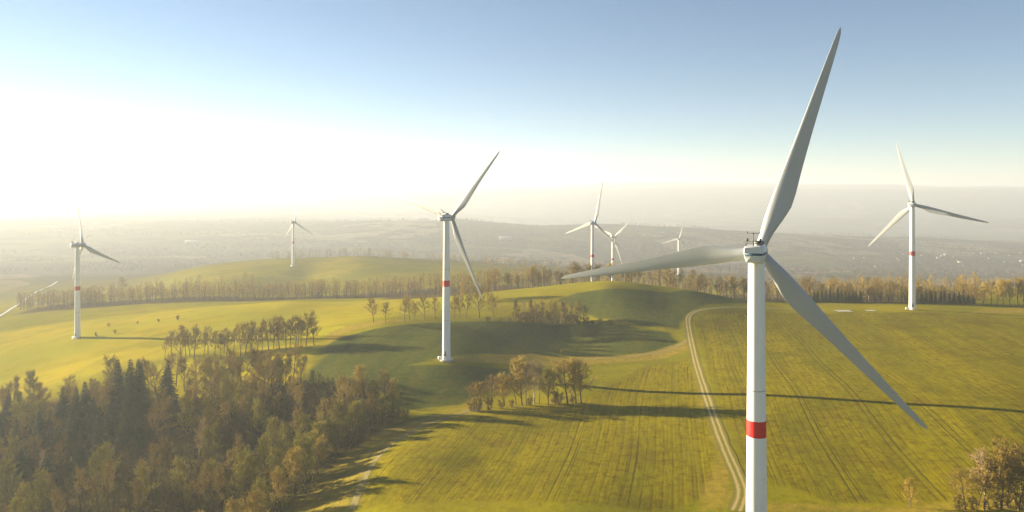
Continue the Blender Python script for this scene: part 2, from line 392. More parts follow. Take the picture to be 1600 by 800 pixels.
def ground_material():
    m, t, b = new_mat('farmland')
    N = t.nodes; L = t.links
    def node(tp, **k):
        o = N.new(tp)
        for a, v in k.items(): setattr(o, a, v)
        return o
    def val(s, i, v):
        if hasattr(v, 'node'): L.new(v, s.inputs[i])
        else: s.inputs[i].default_value = v
    def math_(op, a, bb=0.0, c=0.0, clamp=False):
        o = node('ShaderNodeMath', operation=op, use_clamp=clamp); val(o, 0, a); val(o, 1, bb); val(o, 2, c); return o.outputs[0]
    def mix(f, a, bb, mode='MIX'):
        o = node('ShaderNodeMix', data_type='RGBA', blend_type=mode); val(o, 0, f)
        for i, v in ((6, a), (7, bb)):
            if isinstance(v, tuple): o.inputs[i].default_value = (*v, 1)
            else: L.new(v, o.inputs[i])
        return o.outputs[2]
    geo = node('ShaderNodeNewGeometry'); pos = geo.outputs['Position']
    def noise(scale, detail=4, vec=None, rough=.55):
        o = node('ShaderNodeTexNoise'); o.inputs['Scale'].default_value = scale; o.inputs['Detail'].default_value = detail; o.inputs['Roughness'].default_value = rough
        L.new(vec or pos, o.inputs['Vector']); return o.outputs[0]
    def mapr(v, a, bb, c=0.0, d=1.0):
        o = node('ShaderNodeMapRange'); o.interpolation_type = 'SMOOTHSTEP'; val(o, 0, v); o.inputs[1].default_value = a; o.inputs[2].default_value = bb; o.inputs[3].default_value = c; o.inputs[4].default_value = d; return o.outputs[0]
    def attr(nm):
        o = node('ShaderNodeAttribute', attribute_name=nm); return o.outputs['Fac']
    sep = node('ShaderNodeSeparateXYZ'); L.new(pos, sep.inputs[0]); X, Y, Z = sep.outputs
    n_big = noise(.012, 4); n_mid = noise(.06, 5); n_fine = noise(.35, 7, rough=.75); n_tiny = noise(3.0, 3, rough=.7)
    # meadow
    c = mix(mapr(n_big, .35, .65), (.17, .17, .005), (.25, .215, .005))
    c = mix(mapr(n_mid, .4, .7, 0, .6), c, (.16, .13, .012))
    # rows of drilled corn
    wob = math_('MULTIPLY', math_('SUBTRACT', noise(.0045, 1), .5), 16.0)
    s = math_('ADD', math_('SUBTRACT', X, math_('MULTIPLY', Y, .215)), wob)
    def lines(period, width, off=0.0):
        f = math_('FRACT', math_('MULTIPLY', math_('ADD', s, off), 1.0 / period))
        dd = math_('ABSOLUTE', math_('SUBTRACT', f, .5))
        return math_('SUBTRACT', 1.0, mapr(dd, 0.0, width / period))
    comb = node('ShaderNodeCombineXYZ'); L.new(math_('MULTIPLY', s, 1.1), comb.inputs[0]); L.new(math_('MULTIPLY', Y, .07), comb.inputs[1])
    streak = noise(1.0, 4, comb.outputs[0], .7)
    comb2 = node('ShaderNodeCombineXYZ'); L.new(math_('MULTIPLY', s, .12), comb2.inputs[0]); L.new(math_('MULTIPLY', Y, .004), comb2.inputs[1])
    streak2 = noise(1.0, 3, comb2.outputs[0])
    crop = mix(mapr(streak, .35, .65), (.165, .14, .003), (.25, .205, .003))
    crop = mix(mapr(streak2, .35, .65, 0, .45), crop, (.105, .11, .006))
    crop = mix(mapr(n_mid, .5, .75, 0, .5), crop, (.14, .092, .010))
    fine_rows = lines(2.9, .6)
    crop = mix(math_('MULTIPLY', math_('MULTIPLY', fine_rows, mapr(n_fine, .3, .6)), mapr(n_mid, .35, .65, .15, .6)), crop, (.075, .06, .006))
    tram = math_('MAXIMUM', lines(21.0, .42), lines(21.0, .42, 2.0))
    crop = mix(math_('MULTIPLY', tram, mapr(noise(.012, 3), .42, .6, .1, .8)), crop, (.04, .034, .014))
    c = mix(mapr(n_fine, .44, .68, 0, .55), c, (.11, .10, .008))
    crop = mix(mapr(noise(.028, 5, None, .65), .5, .68, 0, .55), crop, (.085, .085, .005))
    crop = mix(mapr(n_fine, .46, .66, 0, .7), crop, (.095, .066, .006))
    c = mix(attr('rows'), c, crop)
    # green winter corn and gully grass, with hill and gully shade in the colour
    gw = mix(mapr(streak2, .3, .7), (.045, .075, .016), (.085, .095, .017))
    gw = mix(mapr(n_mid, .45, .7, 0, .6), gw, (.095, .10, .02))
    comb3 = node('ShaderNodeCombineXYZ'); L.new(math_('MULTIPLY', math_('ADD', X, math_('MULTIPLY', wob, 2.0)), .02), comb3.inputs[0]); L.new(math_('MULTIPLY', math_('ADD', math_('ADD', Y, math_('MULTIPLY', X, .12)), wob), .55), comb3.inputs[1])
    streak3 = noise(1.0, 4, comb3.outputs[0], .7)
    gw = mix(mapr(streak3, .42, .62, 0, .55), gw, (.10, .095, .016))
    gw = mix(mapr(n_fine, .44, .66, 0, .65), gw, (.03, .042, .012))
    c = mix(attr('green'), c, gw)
    c = mix(math_('MULTIPLY', attr('gold'), mapr(n_mid, .3, .6, .5, 1)), c, mix(mapr(n_big, .35, .65), (.40, .31, .008), (.30, .29, .010)))  # dry gold grass, colour brightened to carry the sunlight on the slope
    # woodland floor, dry grass
    lit = mix(mapr(n_fine, .3, .7), (.045, .036, .014), (.10, .072, .025))
    c = mix(attr('litter'), c, lit)
    st = mix(mapr(n_fine, .3, .7), (.34, .235, .035), (.18, .15, .02))
    c = mix(attr('straw'), c, st)
    # far country: a patchwork of woods, ploughland and pasture
    vor = node('ShaderNodeTexVoronoi'); vor.inputs['Scale'].default_value = .0022
    wv = node('ShaderNodeVectorMath', operation='ADD'); L.new(pos, wv.inputs[0])
    nzc = node('ShaderNodeTexNoise'); nzc.inputs['Scale'].default_value = .004; L.new(pos, nzc.inputs['Vector'])
    sc = node('ShaderNodeVectorMath', operation='SCALE'); L.new(nzc.outputs[1], sc.inputs[0]); sc.inputs[3].default_value = 260
    L.new(sc.outputs[0], wv.inputs[1]); L.new(wv.outputs[0], vor.inputs['Vector'])
    sr = node('ShaderNodeSeparateColor'); L.new(vor.outputs['Color'], sr.inputs[0])
    far = mix(mapr(sr.outputs[0], .45, .52), (.05, .045, .035), (.08, .082, .035))
    far = mix(mapr(sr.outputs[1], .80, .84), far, (.17, .135, .09))
    far = mix(mapr(noise(.006, 5), .5, .56), far, (.045, .036, .026))
    far = mix(mapr(noise(.03, 4), .45, .7, 0, .5), far, (.028, .03, .022))
    dist = node('ShaderNodeVectorMath', operation='LENGTH'); L.new(pos, dist.inputs[0])
    c = mix(mapr(math_('ADD', dist.outputs['Value'], math_('MULTIPLY', n_big, 500.0)), 1450, 2100), c, far)
    c = mix(mapr(n_tiny, .3, .75, 0, .25), c, (.06, .055, .006))
    L.new(c, b.inputs['Base Color'])
    b.inputs['Roughness'].default_value = 1; b.inputs['Specular IOR Level'].default_value = 0
    bp = node('ShaderNodeBump'); bp.inputs['Distance'].default_value = .35; bp.inputs['Strength'].default_value = .5
    hsum = math_('ADD', n_fine, math_('MULTIPLY', math_('ADD', tram, fine_rows), math_('MULTIPLY', attr('rows'), -.12)))
    L.new(hsum, bp.inputs['Height']); L.new(bp.outputs[0], b.inputs['Normal'])
    return m

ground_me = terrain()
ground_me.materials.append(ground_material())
ground = tag(obj('ground', ground_me), kind='structure')

# --- haze: one closed box of even air round everything
HAZE_D = 0.000165
def haze():
    lo = float(ZZ.min()) - 1.0; hi = max(float(ZZ.max()), 170) + 8
    mb = MB(); mb.box((0, 0, (lo + hi) / 2), (33000, 33000, hi - lo))
    m = bpy.data.materials.new('pale_air'); m.use_nodes = True; t = m.node_tree
    for nd in list(t.nodes):
        if nd.type == 'BSDF_PRINCIPLED': t.nodes.remove(nd)
    out = [x for x in t.nodes if x.type == 'OUTPUT_MATERIAL'][0]
    v = t.nodes.new('ShaderNodeVolumePrincipled')
    v.inputs['Color'].default_value = (.53, .59, .70, 1); v.inputs['Density'].default_value = HAZE_D; v.inputs['Anisotropy'].default_value = .25
    t.links.new(v.outputs[0], out.inputs['Volume'])
    return tag(mb.build('haze', m), kind='stuff')
haze()

# --- strips laid on the land
def strip(name, pts, width, mat, lift=.06, step=2.0, taper=0):
    P = np.array(pts, float)
    # smooth the path
    for _ in range(3):
        Q = [P[0]]
        for a, b_ in zip(P[:-1], P[1:]): Q += [a * .75 + b_ * .25, a * .25 + b_ * .75]
        Q.append(P[-1]); P = np.array(Q)
    seg = np.r_[0, np.cumsum(np.hypot(*np.diff(P, axis=0).T))]
    s = np.arange(0, seg[-1], step); x = np.interp(s, seg, P[:, 0]); y = np.interp(s, seg, P[:, 1])
    tx = np.gradient(x); ty = np.gradient(y); l = np.hypot(tx, ty); nx, ny = -ty / l, tx / l
    us = np.linspace(-1, 1, 13); V = []; U = []
    for u in us:
        w = width / 2 * (1 + .15 * fbm(s / 9, s * 0 + u * 3, 5, 2))
        xx = x + nx * u * w; yy = y + ny * u * w
        V.append(np.stack([xx, yy, H(xx, yy) + lift], -1)); U.append(np.full(len(s), u))
    V = np.stack(V, 1); U = np.stack(U, 1); k = len(us)
    i = np.arange(len(s) - 1)[:, None] * k + np.arange(k - 1)[None, :]
    Fq = np.stack([i, i + k, i + k + 1, i + 1], -1).reshape(-1, 4)[:, ::-1]
    me = np_mesh(name, V.reshape(-1, 3), Fq, mat, True)
    at = me.attributes.new('across', 'FLOAT', 'POINT'); at.data.foreach_set('value', U.ravel().astype(np.float32))
    return tag(obj(name, me), kind='structure')

def track_material():
    m, t, b = new_mat('two_rut_track'); N = t.nodes; L = t.links
    at = N.new('ShaderNodeAttribute'); at.attribute_name = 'across'
    geo = N.new('ShaderNodeNewGeometry')
    nz = N.new('ShaderNodeTexNoise'); nz.inputs['Scale'].default_value = .5; nz.inputs['Detail'].default_value = 5; L.new(geo.outputs['Position'], nz.inputs['Vector'])
    ab = N.new('ShaderNodeMath'); ab.operation = 'ABSOLUTE'; L.new(at.outputs['Fac'], ab.inputs[0])
    w = N.new('ShaderNodeMath'); w.operation = 'MULTIPLY_ADD'; L.new(nz.outputs[0], w.inputs[0]); w.inputs[1].default_value = .25; L.new(ab.outputs[0], w.inputs[2])
    cr = N.new('ShaderNodeValToRGB'); L.new(w.outputs[0], cr.inputs[0])
    e = cr.color_ramp.elements
    e[0].position = .0; e[0].color = (.14, .13, .015, 1); e[1].position = 1.0; e[1].color = (.14, .125, .018, 1)
    for p_, c_ in ((.26, (.15, .135, .018, 1)), (.42, (.33, .26, .10, 1)), (.60, (.33, .26, .11, 1)), (.76, (.17, .145, .02, 1))):
        x = e.new(p_); x.color = c_
    L.new(cr.outputs[0], b.inputs['Base Color']); b.inputs['Roughness'].default_value = .95; b.inputs['Specular IOR Level'].default_value = .1
    return m
M_track = track_material()
track_px = [(1150, 799), (1162, 772), (1154, 747), (1130, 695), (1111, 642), (1096, 597), (1085, 556), (1077, 519), (1074, 500), (1077, 492), (1090, 485), (1120, 481.5), (1165, 480), (1230, 482), (1290, 486)]
strip('dirt_track', [G(*p) for p in track_px], 4.6, M_track, .07, 1.5)
M_path = noisy('dry_trodden_grass', (.20, .16, .045), (.27, .21, .08), .4, .95, .1)
strip('field_path', [G(*p) for p in [(1076, 530), (1050, 546), (1000, 556), (930, 560), (880, 564)]], 2.4, M_path, .065)
M_edge = noisy('rough_grass_margin', (.12, .105, .03), (.20, .165, .06), .35, .95, .1)
strip('field_margin', [G(*p) for p in [(756, 634), (720, 648), (690, 656), (655, 668), (612, 694), (580, 726), (562, 765), (551, 799)]], 2.4, M_edge, .065)
M_gravel = noisy('pale_gravel', (.30, .28, .24), (.42, .40, .36), .5, .9, .2)
strip('gravel_pad', [AT(1306, 503), AT(1320, 503), AT(1334, 502)], 9.0, M_gravel, .3)
strip('gravel_pad', [AT(1353, 503), AT(1370, 502)], 6.0, M_gravel, .3)
mr, tr_, br = new_mat('wet_asphalt'); br.inputs['Base Color'].default_value = (.30, .29, .27, 1); br.inputs['Roughness'].default_value = .35
strip('road', [G(-60, 520), G(-20, 505), G(8, 490), G(22, 480), G(36, 470), G(48, 461), G(66, 452), G(80, 447), G(90, 440)], 3.2, mr, .4, 3)
strip('side_road', [G(36, 471), G(48, 473), G(58, 474)], 2, mr, .4, 3)

# ------------------------------------------------------------------ wind turbines
HUB, BR, OVER, TILT, CONE = 72.0, 45.0, 4.0, math.radians(6), math.radians(4)
def tower_r(z): return 2.15 + (1.5 - 2.15) * (z / (HUB - 1.6)) ** .9

def blade_mesh():
    S = 34; K = 26; rings = []
    for i in range(S):
        q = i / (S - 1); r = 1.15 + (BR - 1.15) * (1 - (1 - q) ** 1.15) if i < S - 1 else BR
        f = r / BR
        chord = np.interp(f, [0, .05, .10, .16, .22, .28, .4, .55, .7, .85, .95, .985, 1], [2.0, 2.05, 2.5, 3.4, 4.0, 3.95, 3.2, 2.5, 1.95, 1.4, .95, .6, .12])
        thick = np.interp(f, [0, .05, .10, .16, .22, .28, .4, .6, .8, 1], [1.0, .98, .76, .5, .36, .30, .24, .19, .16, .13]) * chord
        le = np.interp(f, [0, .05, .22, 1], [.5, .5, .30, .30])                 # fraction of the chord ahead of the axis
        beta = math.radians(np.interp(f, [0, .1, .25, .5, 1], [9, 8, 5, 2, 0]))
        pre = 1.6 * f ** 2.5
        ring = []
        for k in range(K):
            th = 2 * math.pi * k / K
            cx = .5 - .5 * math.cos(th)                                       # 0 leading edge, 1 trailing
            roundness = np.interp(f, [0, .06, .22], [1, 1, 0])
            foil = 2.6 * (.2969 * math.sqrt(max(cx, 0)) - .126 * cx - .3516 * cx ** 2 + .2843 * cx ** 3 - .1015 * cx ** 4) * 1.9
            circ = abs(math.sin(th)) * .5
            h = (circ * roundness + (1 - roundness) * foil * .5) * (1 if math.sin(th) >= 0 else -.8 if roundness < .5 else -1)
            X = (cx - le) * chord; Y = h * thick
            ring.append(Vector((X * math.cos(beta) - Y * math.sin(beta), -X * math.sin(beta) - Y * math.cos(beta) + pre, r)))
        rings.append(ring)
    mb = MB(); mb.rings(rings); return mb.mesh('blade', M_blade, True)

def nacelle_ring(y, w_top, w_mid, w_bot, z0, zm, z1):
    c = .16
    return [Vector(p) for p in ((-w_top + c, y, z1), (w_top - c, y, z1), (w_top, y, z1 - c), (w_mid, y, zm), (w_bot, y, z0 + c), (w_bot - c, y, z0), (-w_bot + c, y, z0), (-w_bot, y, z0 + c), (-w_mid, y, zm), (-w_top, y, z1 - c))]

def make_turbine():
    """rotor axis along +Y of the turbine"""
    root = empty('wind_turbine')
    t = MB(); prof = [(tower_r(0) + .0, -1.2)] + [(tower_r(z), z) for z in np.linspace(0, HUB - 1.7, 14)]
    t.lathe(prof, 48); tower = t.build('tower', M_white, root, True)
    b = MB(); zb = HUB - 33.3; b.lathe([(tower_r(zb - 1.55) + .0, zb - 1.55), (tower_r(zb - 1.55) + .02, zb - 1.54), (tower_r(zb + 1.55) + .02, zb + 1.54), (tower_r(zb + 1.55), zb + 1.55)], 48)
    b.build('red_band', M_red, tower, True)
    for z in (20.0, 46.0):
        f = MB(); f.lathe([(tower_r(z) + .0, z - .1), (tower_r(z) + .03, z - .09), (tower_r(z) + .03, z + .09), (tower_r(z), z + .1)], 48); f.build('flange', M_steel, tower, True)
    d = MB(); Md = Matrix.Rotation(math.radians(200), 4, 'Z'); d.box((0, 2.13, 3.4), (1.1, .14, 2.4), Md); d.build('door', M_dark, tower)
    s = MB()
    for k in range(8): s.box((0, 2.5 + .33 * k, 2.1 - .27 * k), (1.2, .34, .06), Md)
    for sx in (-.62, .62):
        s.tube(Md @ Vector((sx, 2.2, 3.2)), Md @ Vector((sx, 5.0, .9)), .04, sides=6)
        for k in range(0, 9, 2): s.tube(Md @ Vector((sx, 2.3 + .33 * k, 3.1 - .27 * k)), Md @ Vector((sx, 2.3 + .33 * k, 2.0 - .27 * k)), .03, sides=6)
    s.build('stairs', M_steel, root)
    p = MB(); p.lathe([(3.4, -1.0), (3.4, .10), (3.25, .16), (2.2, .2)], 40); p.build('foundation', M_conc, root, True)
    tr = MB(); tr.box((-3.2, -1.6, .6), (1.1, 1.3, 1.4)); tr.box((-3.2, -1.6, 1.37), (1.25, 1.45, .12)); tr.build('transformer_box', M_steel, root)
    # nacelle
    h = HUB; nb = MB()
    nb.rings([nacelle_ring(-4.75, 1.52, 1.62, 1.2, h - 1.2, h + .15, h + 1.35),
              nacelle_ring(-4.6, 1.62, 1.74, 1.3, h - 1.4, h + .15, h + 1.5),
              nacelle_ring(-2.6, 1.70, 1.85, 1.45, h - 1.72, h + .15, h + 1.62),
              nacelle_ring(-.2, 1.70, 1.85, 1.5, h - 1.75, h + .15, h + 1.68),
              nacelle_ring(1.5, 1.6, 1.75, 1.35, h - 1.6, h + .1, h + 1.65),
              nacelle_ring(2.55, 1.25, 1.4, 1.0, h - 1.2, h + .05, h + 1.45)])
    nac = nb.build('nacelle', M_nac, root, True)
    for sx in (-1, 1):
        st = MB(); rr_ = []
        for (y, wm, z) in ((-4.6, 1.74, h + .15), (-2.6, 1.85, h + .15), (-.2, 1.85, h + .15), (1.5, 1.75, h + .1), (2.5, 1.41, h + .05)):
            w0 = (wm + .035) * sx
            rr_.append([Vector((w0, y, z - .2)), Vector((w0, y, z + .2)), Vector((w0 - .1 * sx, y, z + .2)), Vector((w0 - .1 * sx, y, z - .2))][::sx])
        st.rings(rr_); st.build('stripe', M_navy, nac)
    st = MB(); st.box((0, -4.765, h + .12), (3.3, .06, .42)); st.build('stripe', M_navy, nac)
    c = MB(); c.box((.5, -.4, h + 2.0), (1.6, 1.3, .62)); c.box((.5, -.4, h + 2.35), (1.8, 1.5, .07)); c.build('cooler', M_dark, nac)
    hv = MB(); hv.box((.5, -2.3, h + 1.72), (1.0, 1.0, .2)); hv.build('roof_hatch', M_nac, nac)
    r = MB()
    for (x0, y0, x1, y1) in ((-1.4, -4.4, 1.4, -4.4), (-1.4, -4.4, -1.4, -3.2), (1.4, -4.4, 1.4, -3.2)):
        for zz in (2.25, 2.75): r.tube((x0, y0, h + zz - .25), (x1, y1, h + zz - .25), .05, sides=6)
    for (x, y) in ((-1.4, -4.4), (0, -4.4), (1.4, -4.4), (-1.4, -3.2), (1.4, -3.2)): r.tube((x, y, h + 1.6), (x, y, h + 2.5), .05, sides=6)
    r.build('railing', M_dark, nac)
    a = MB(); a.tube((0, -4.2, h + 1.7), (0, -4.2, h + 4.2), .06, sides=8); a.tube((-1.1, -4.2, h + 4.0), (1.1, -4.2, h + 4.0), .05, sides=6)
    for sx in (-1.1, 1.1): a.tube((sx, -4.2, h + 4.0), (sx, -4.2, h + 4.35), .09, sides=8)
    a.build('wind_vane_mast', M_dark, nac)
    for sx in (-1.15, 1.15):
        l = MB(); l.tube((sx, -3.9, h + 1.75), (sx, -3.9, h + 2.5), .05, sides=6); l.lathe([(.05, 0), (.22, .02), (.22, .4), (.12, .52)], 12, Matrix.Translation((sx, -3.9, h + 2.5))); l.build('obstacle_light', M_dark, nac)
    # spinner
    Mr = Matrix.Translation((0, OVER, h + .02)) @ Matrix.Rotation(TILT, 4, 'X') @ Matrix.Rotation(-math.pi / 2, 4, 'X')
    sp = MB(); sp.lathe([(1.25, -1.6), (1.5, -1.45), (1.62, -.6), (1.62, .5), (1.45, 1.2), (1.1, 1.8), (.6, 2.2), (.12, 2.36)], 32, Mr); sp.build('spinner', M_blade, root, True)
    bm_ = blade_mesh()
    for k in range(3): obj('blade', bm_, root)
    return root

def kids(o): return sorted([c for c in bpy.data.objects if c.parent == o], key=lambda c: c.name)
def copy_tree(o, parent=None, ch=None):
    c = o.copy(); COL.objects.link(c)
    if parent: c.parent = parent
    for k in (kids(o) if ch is None else ch.get(o, [])): copy_tree(k, c, ch)
    return c
def set_rotor(root, th):
    bl = [c for c in kids(root) if c.name.startswith('blade')]
    for k, o in enumerate(bl):
        q = th + k * 2 * math.pi / 3
        nvec = Vector((0, math.cos(TILT), math.sin(TILT))); u = Vector((1, 0, 0)); v = Vector((0, -math.sin(TILT), math.cos(TILT)))
        e = u * math.cos(q) + v * math.sin(q); tr = u * math.sin(q) - v * math.cos(q)
        Z = (e * math.cos(CONE) + nvec * math.sin(CONE)).normalized(); Y = (nvec - Z * nvec.dot(Z)).normalized(); X = Y.cross(Z)
        Mx = Matrix((X, Y, Z)).transposed().to_4x4(); Mx.translation = Vector((0, OVER, HUB))
        o.matrix_local = Mx
TURB = [ # column of tower, distance, base height, heading of the rotor axis, blade angle, label
 (1182, 140.6, 6.3, 25.6, -48.9, 'nearest and largest white wind turbine with red tower band, its hub close to the camera'),
 (697.5, 373.7, 4.9, 37.7, 47.2, 'white wind turbine with red band on the dark green hill by a dry grass strip'),
 (1425.5, 504.7, 9.2, 42.1, 104.7, 'white wind turbine at the far edge of the yellow-green field before the brown woods'),
 (121, 570.6, -23.3, 33.4, -16.2, 'hazy pale wind turbine in the bright fields at the left with an orange-looking band'),
 (458, 1205, -31.6, 39.1, 93.9, 'small faint wind turbine on the hazy hilltop beyond the tree belt'),
 (926, 752.6, -14.0, 41.1, 77.3, 'wind turbine rising behind the woods, the taller of the two whose blades overlap'),
 (957.5, 1109, -50.0, 46.0, 41.0, 'wind turbine behind the woods, the smaller of the two whose blades overlap'),
 (1060.5, 1500, -78.0, 38.0, 75.0, 'farthest tiny wind turbine in the valley, its tower crossed by the nearest turbine blade'),
]
tproto = make_turbine()
for i, (px, d, z, yaw, th, lab) in enumerate(TURB):
    o = tproto if i == 0 else copy_tree(tproto)
    x, y = AT(px, d)
    o.location = (x, y, z); o.rotation_euler = (0, 0, -math.radians(yaw))
    set_rotor(o, math.radians(th))
    tag(o, lab, 'wind turbine', 'wind turbines standing across the hills')
bpy.context.view_layer.update()

# ------------------------------------------------------------------ trees
def seg_mesh(P0, P1, R0, R1, sides):
    P0 = np.asarray(P0); P1 = np.asarray(P1); R0 = np.asarray(R0)[:, None, None]; R1 = np.asarray(R1)[:, None, None]
    D = P1 - P0; D = D / (np.linalg.norm(D, axis=1, keepdims=True) + 1e-9)
    ref = np.where(np.abs(D[:, 2:3]) < .9, np.array([[0, 0, 1.]]), np.array([[1., 0, 0]]))
    A_ = np.cross(D, ref); A_ /= np.linalg.norm(A_, axis=1, keepdims=True); B_ = np.cross(D, A_)
    t = np.arange(sides) * 2 * np.pi / sides
    ring = A_[:, None, :] * np.cos(t)[None, :, None] + B_[:, None, :] * np.sin(t)[None, :, None]
    V = np.concatenate([P0[:, None] + ring * R0, P1[:, None] + ring * R1], 1).reshape(-1, 3)
    b = np.arange(len(P0))[:, None] * 2 * sides; j = np.arange(sides)[None]; k = (j + 1) % sides
    Fq = np.stack([b + j, b + k, b + sides + k, b + sides + j], -1).reshape(-1, 4)
    return V, Fq

def grow(seed, height=14, spread=1.0, up=.35, clear=.25, n1=16, n2=6, n3=5, fork=False, trunk_r=.28, twig_r=.035, leaf=0):
    """bare winter tree; returns wood segments and twig segments"""
    g = np.random.default_rng(seed)
    wood = []; twig = []
    def unit(v): return v / (np.linalg.norm(v) + 1e-9)
    def limb(p, d, L, r, steps, wander, upw, out):
        pts = [p]; rs = [r]
        for i in range(steps):
            d = unit(d + g.normal(0, wander, 3) + np.array([0, 0, upw]))
            p2 = p + d * L / steps; r2 = r * (1 - .8 * (i + 1) / steps)
            out.append((p, p2, rs[-1], r2)); p = p2; pts.append(p); rs.append(r2)
        return pts, rs, d
    trunks = [(np.zeros(3), np.array([0, 0, 1.0]), height * .9, trunk_r)]
    if fork:
        trunks = [(np.array([g.normal(0, .25), g.normal(0, .25), 0]), unit(np.array([g.normal(0, .28), g.normal(0, .28), 1.0])), height * g.uniform(.65, .95), trunk_r * g.uniform(.5, .8)) for _ in range(int(fork))]
    for (p0, d0, L0, r0) in trunks:
        pts, rs, _ = limb(p0 - np.array([0, 0, .6]), d0, L0 + .6, r0, 8, .05, .04, wood)
        pts = np.array(pts); nn = max(3, n1 // len(trunks))
        for i in range(nn):
            f = clear + (1 - clear) * ((i + g.uniform(0, .9)) / nn) ** .85; f = min(f, .985)
            q = f * 8; j = min(int(q), 7); p = pts[j] * (1 - q + j) + pts[j + 1] * (q - j)
            ang = i * 2.4 + g.uniform(-.5, .5)
            rise = up + .5 * f + g.normal(0, .12)
            d = unit(np.array([math.cos(ang), math.sin(ang), rise]))
            L = height * spread * .42 * (1 - .62 * (f - clear) / (1 - clear)) * g.uniform(.7, 1.2)
            b, br_, _ = limb(p, d, L, max(r0 * .42 * (1 - f * .7), .04), 5, .16, .10, wood)
            b = np.array(b)
            for k in range(n2):
                f2 = .25 + .75 * (k + g.uniform(0, 1)) / n2; q2 = min(f2, .99) * 5; j2 = int(q2)
                p2 = b[j2] * (1 - q2 + j2) + b[j2 + 1] * (q2 - j2)
                d2 = unit((b[j2 + 1] - b[j2]) / (np.linalg.norm(b[j2 + 1] - b[j2]) + 1e-9) + g.normal(0, .6, 3) + np.array([0, 0, .25]))
                c, cr, _ = limb(p2, d2, L * g.uniform(.3, .55) + .4, twig_r * 1.7, 3, .22, .1, twig)
                c = np.array(c)
                for m in range(n3):
                    q3 = g.uniform(.3, 2.99); j3 = int(q3); p3 = c[j3] * (1 - q3 + j3) + c[j3 + 1] * (q3 - j3)
                    d3 = unit(g.normal(0, .7, 3) + (c[j3 + 1] - c[j3]) * .8 + np.array([0, 0, .35]))
                    l3 = g.uniform(.5, 1.25) * (height / 14) ** .5
                    twig.append((p3, p3 + d3 * l3, twig_r, twig_r * .35))
                    if leaf:
                        for _ in range(leaf):
                            q = p3 + d3 * l3 * g.uniform(.3, 1); d4 = unit(g.normal(0, 1, 3) + d3 * .5)
                            twig.append((q, q + d4 * g.uniform(.2, .45), twig_r * 1.1, twig_r * .6))
    return wood, twig

def tree_meshes(name, bark, twigs, **k):
    w, t = grow(**k)
    mw = np_mesh('trunk', *seg_mesh(*[np.array(x) for x in zip(*w)], 6), bark, True)
    mt = np_mesh('crown', *seg_mesh(*[np.array(x) for x in zip(*t)], 3), twigs, False)
    return mw, mt

def spruce_meshes(seed, height=18, width=.2):
    g = np.random.default_rng(seed)
    w = [(np.array([0, 0, -.6]), np.array([0, 0, height * .5]), .26, .16), (np.array([0, 0, height * .5]), np.array([0, 0, height]), .16, .02)]
    tri = []
    z = height * .10
    while z < height - .15:
        f = z / height; R = height * width * (1 - f) ** .85 * g.uniform(.85, 1.12) + .12
        nb = max(4, int(9 - 4 * f)); a0 = g.uniform(0, 6.28)
        for k in range(nb):
            a = a0 + k * 6.283 / nb + g.uniform(-.25, .25); r = R * g.uniform(.75, 1.15)
            d = np.array([math.cos(a), math.sin(a), 0]); s_ = np.array([-d[1], d[0], 0]); droop = g.uniform(.2, .45)
            end = np.array([0, 0, z]) + d * r + np.array([0, 0, -droop * r])
            w.append((np.array([0, 0, z]), end, .04, .01))
            m = max(3, int(r * 4.5))
            for q in range(m):
                t = (q + g.uniform(.2, 1)) / m; c = np.array([0, 0, z]) * (1 - t) + end * t
                sz = (.3 + .38 * (1 - abs(t - .45))) * min(1.0, .45 + r * .3)
                for sg in (-1, 1):
                    tip = c + s_ * sg * sz * g.uniform(.6, 1.2) + d * sz * g.uniform(.2, .9) + np.array([0, 0, -sz * g.uniform(.1, .6)])
                    b_ = c + d * sz * .5 + np.array([0, 0, g.uniform(-.1, .15)])
                    tri.append((c, b_, tip)); tri.append((c, tip, c - np.array([0, 0, sz * .45])))
        z += g.uniform(.32, .5) * (1 + .3 * (1 - f))
    mw = np_mesh('trunk', *seg_mesh(*[np.array(x) for x in zip(*w)], 5), M_bark, True)
    T = np.array(tri).reshape(-1, 3)
    mc = np_mesh('crown', T, np.arange(len(T)).reshape(-1, 3), M_needle, False)
    return mw, mc

PROTO = {}
PROTO['oak'] = [tree_meshes('o', M_bark, M_twig, seed=s, height=15, spread=1.0, up=.3, clear=.28, n1=20, n2=7, n3=6, twig_r=.05) for s in (1, 2, 3, 4)]
PROTO['ash'] = [tree_meshes('a', M_bark, M_twig, seed=s, height=17, spread=.62, up=.75, clear=.35, n1=20, n2=6, n3=6, twig_r=.05, trunk_r=.22) for s in (11, 12, 13, 14)]
PROTO['gold'] = [tree_meshes('g', M_bark, M_twig_gold, seed=s, height=13, spread=.8, up=.6, clear=.15, n1=24, n2=7, n3=5, twig_r=.05, trunk_r=.2, leaf=1) for s in (21, 22, 23)]
PROTO['olive'] = [tree_meshes('w', M_bark, M_twig_olive, seed=s, height=12, spread=.85, up=.6, clear=.12, n1=24, n2=7, n3=6, twig_r=.05, trunk_r=.2, leaf=1) for s in (31, 32, 33)]
PROTO['birch'] = [tree_meshes('b', M_bark_birch, M_twig_birch, seed=s, height=17, spread=.5, up=.8, clear=.3, n1=18, n2=6, n3=6, twig_r=.04, trunk_r=.2) for s in (41, 42, 43)]
PROTO['shrub'] = [tree_meshes('s', M_bark, M_twig, seed=s, height=5, spread=1.0, up=.5, clear=.08, n1=26, n2=6, n3=5, fork=6, twig_r=.042, trunk_r=.12) for s in (51, 52, 53)]
PROTO['shrubgold'] = [tree_meshes('h', M_bark, M_twig_gold, seed=s, height=6, spread=.9, up=.6, clear=.08, n1=30, n2=6, n3=5, fork=6, twig_r=.042, trunk_r=.12, leaf=1) for s in (61, 62)]
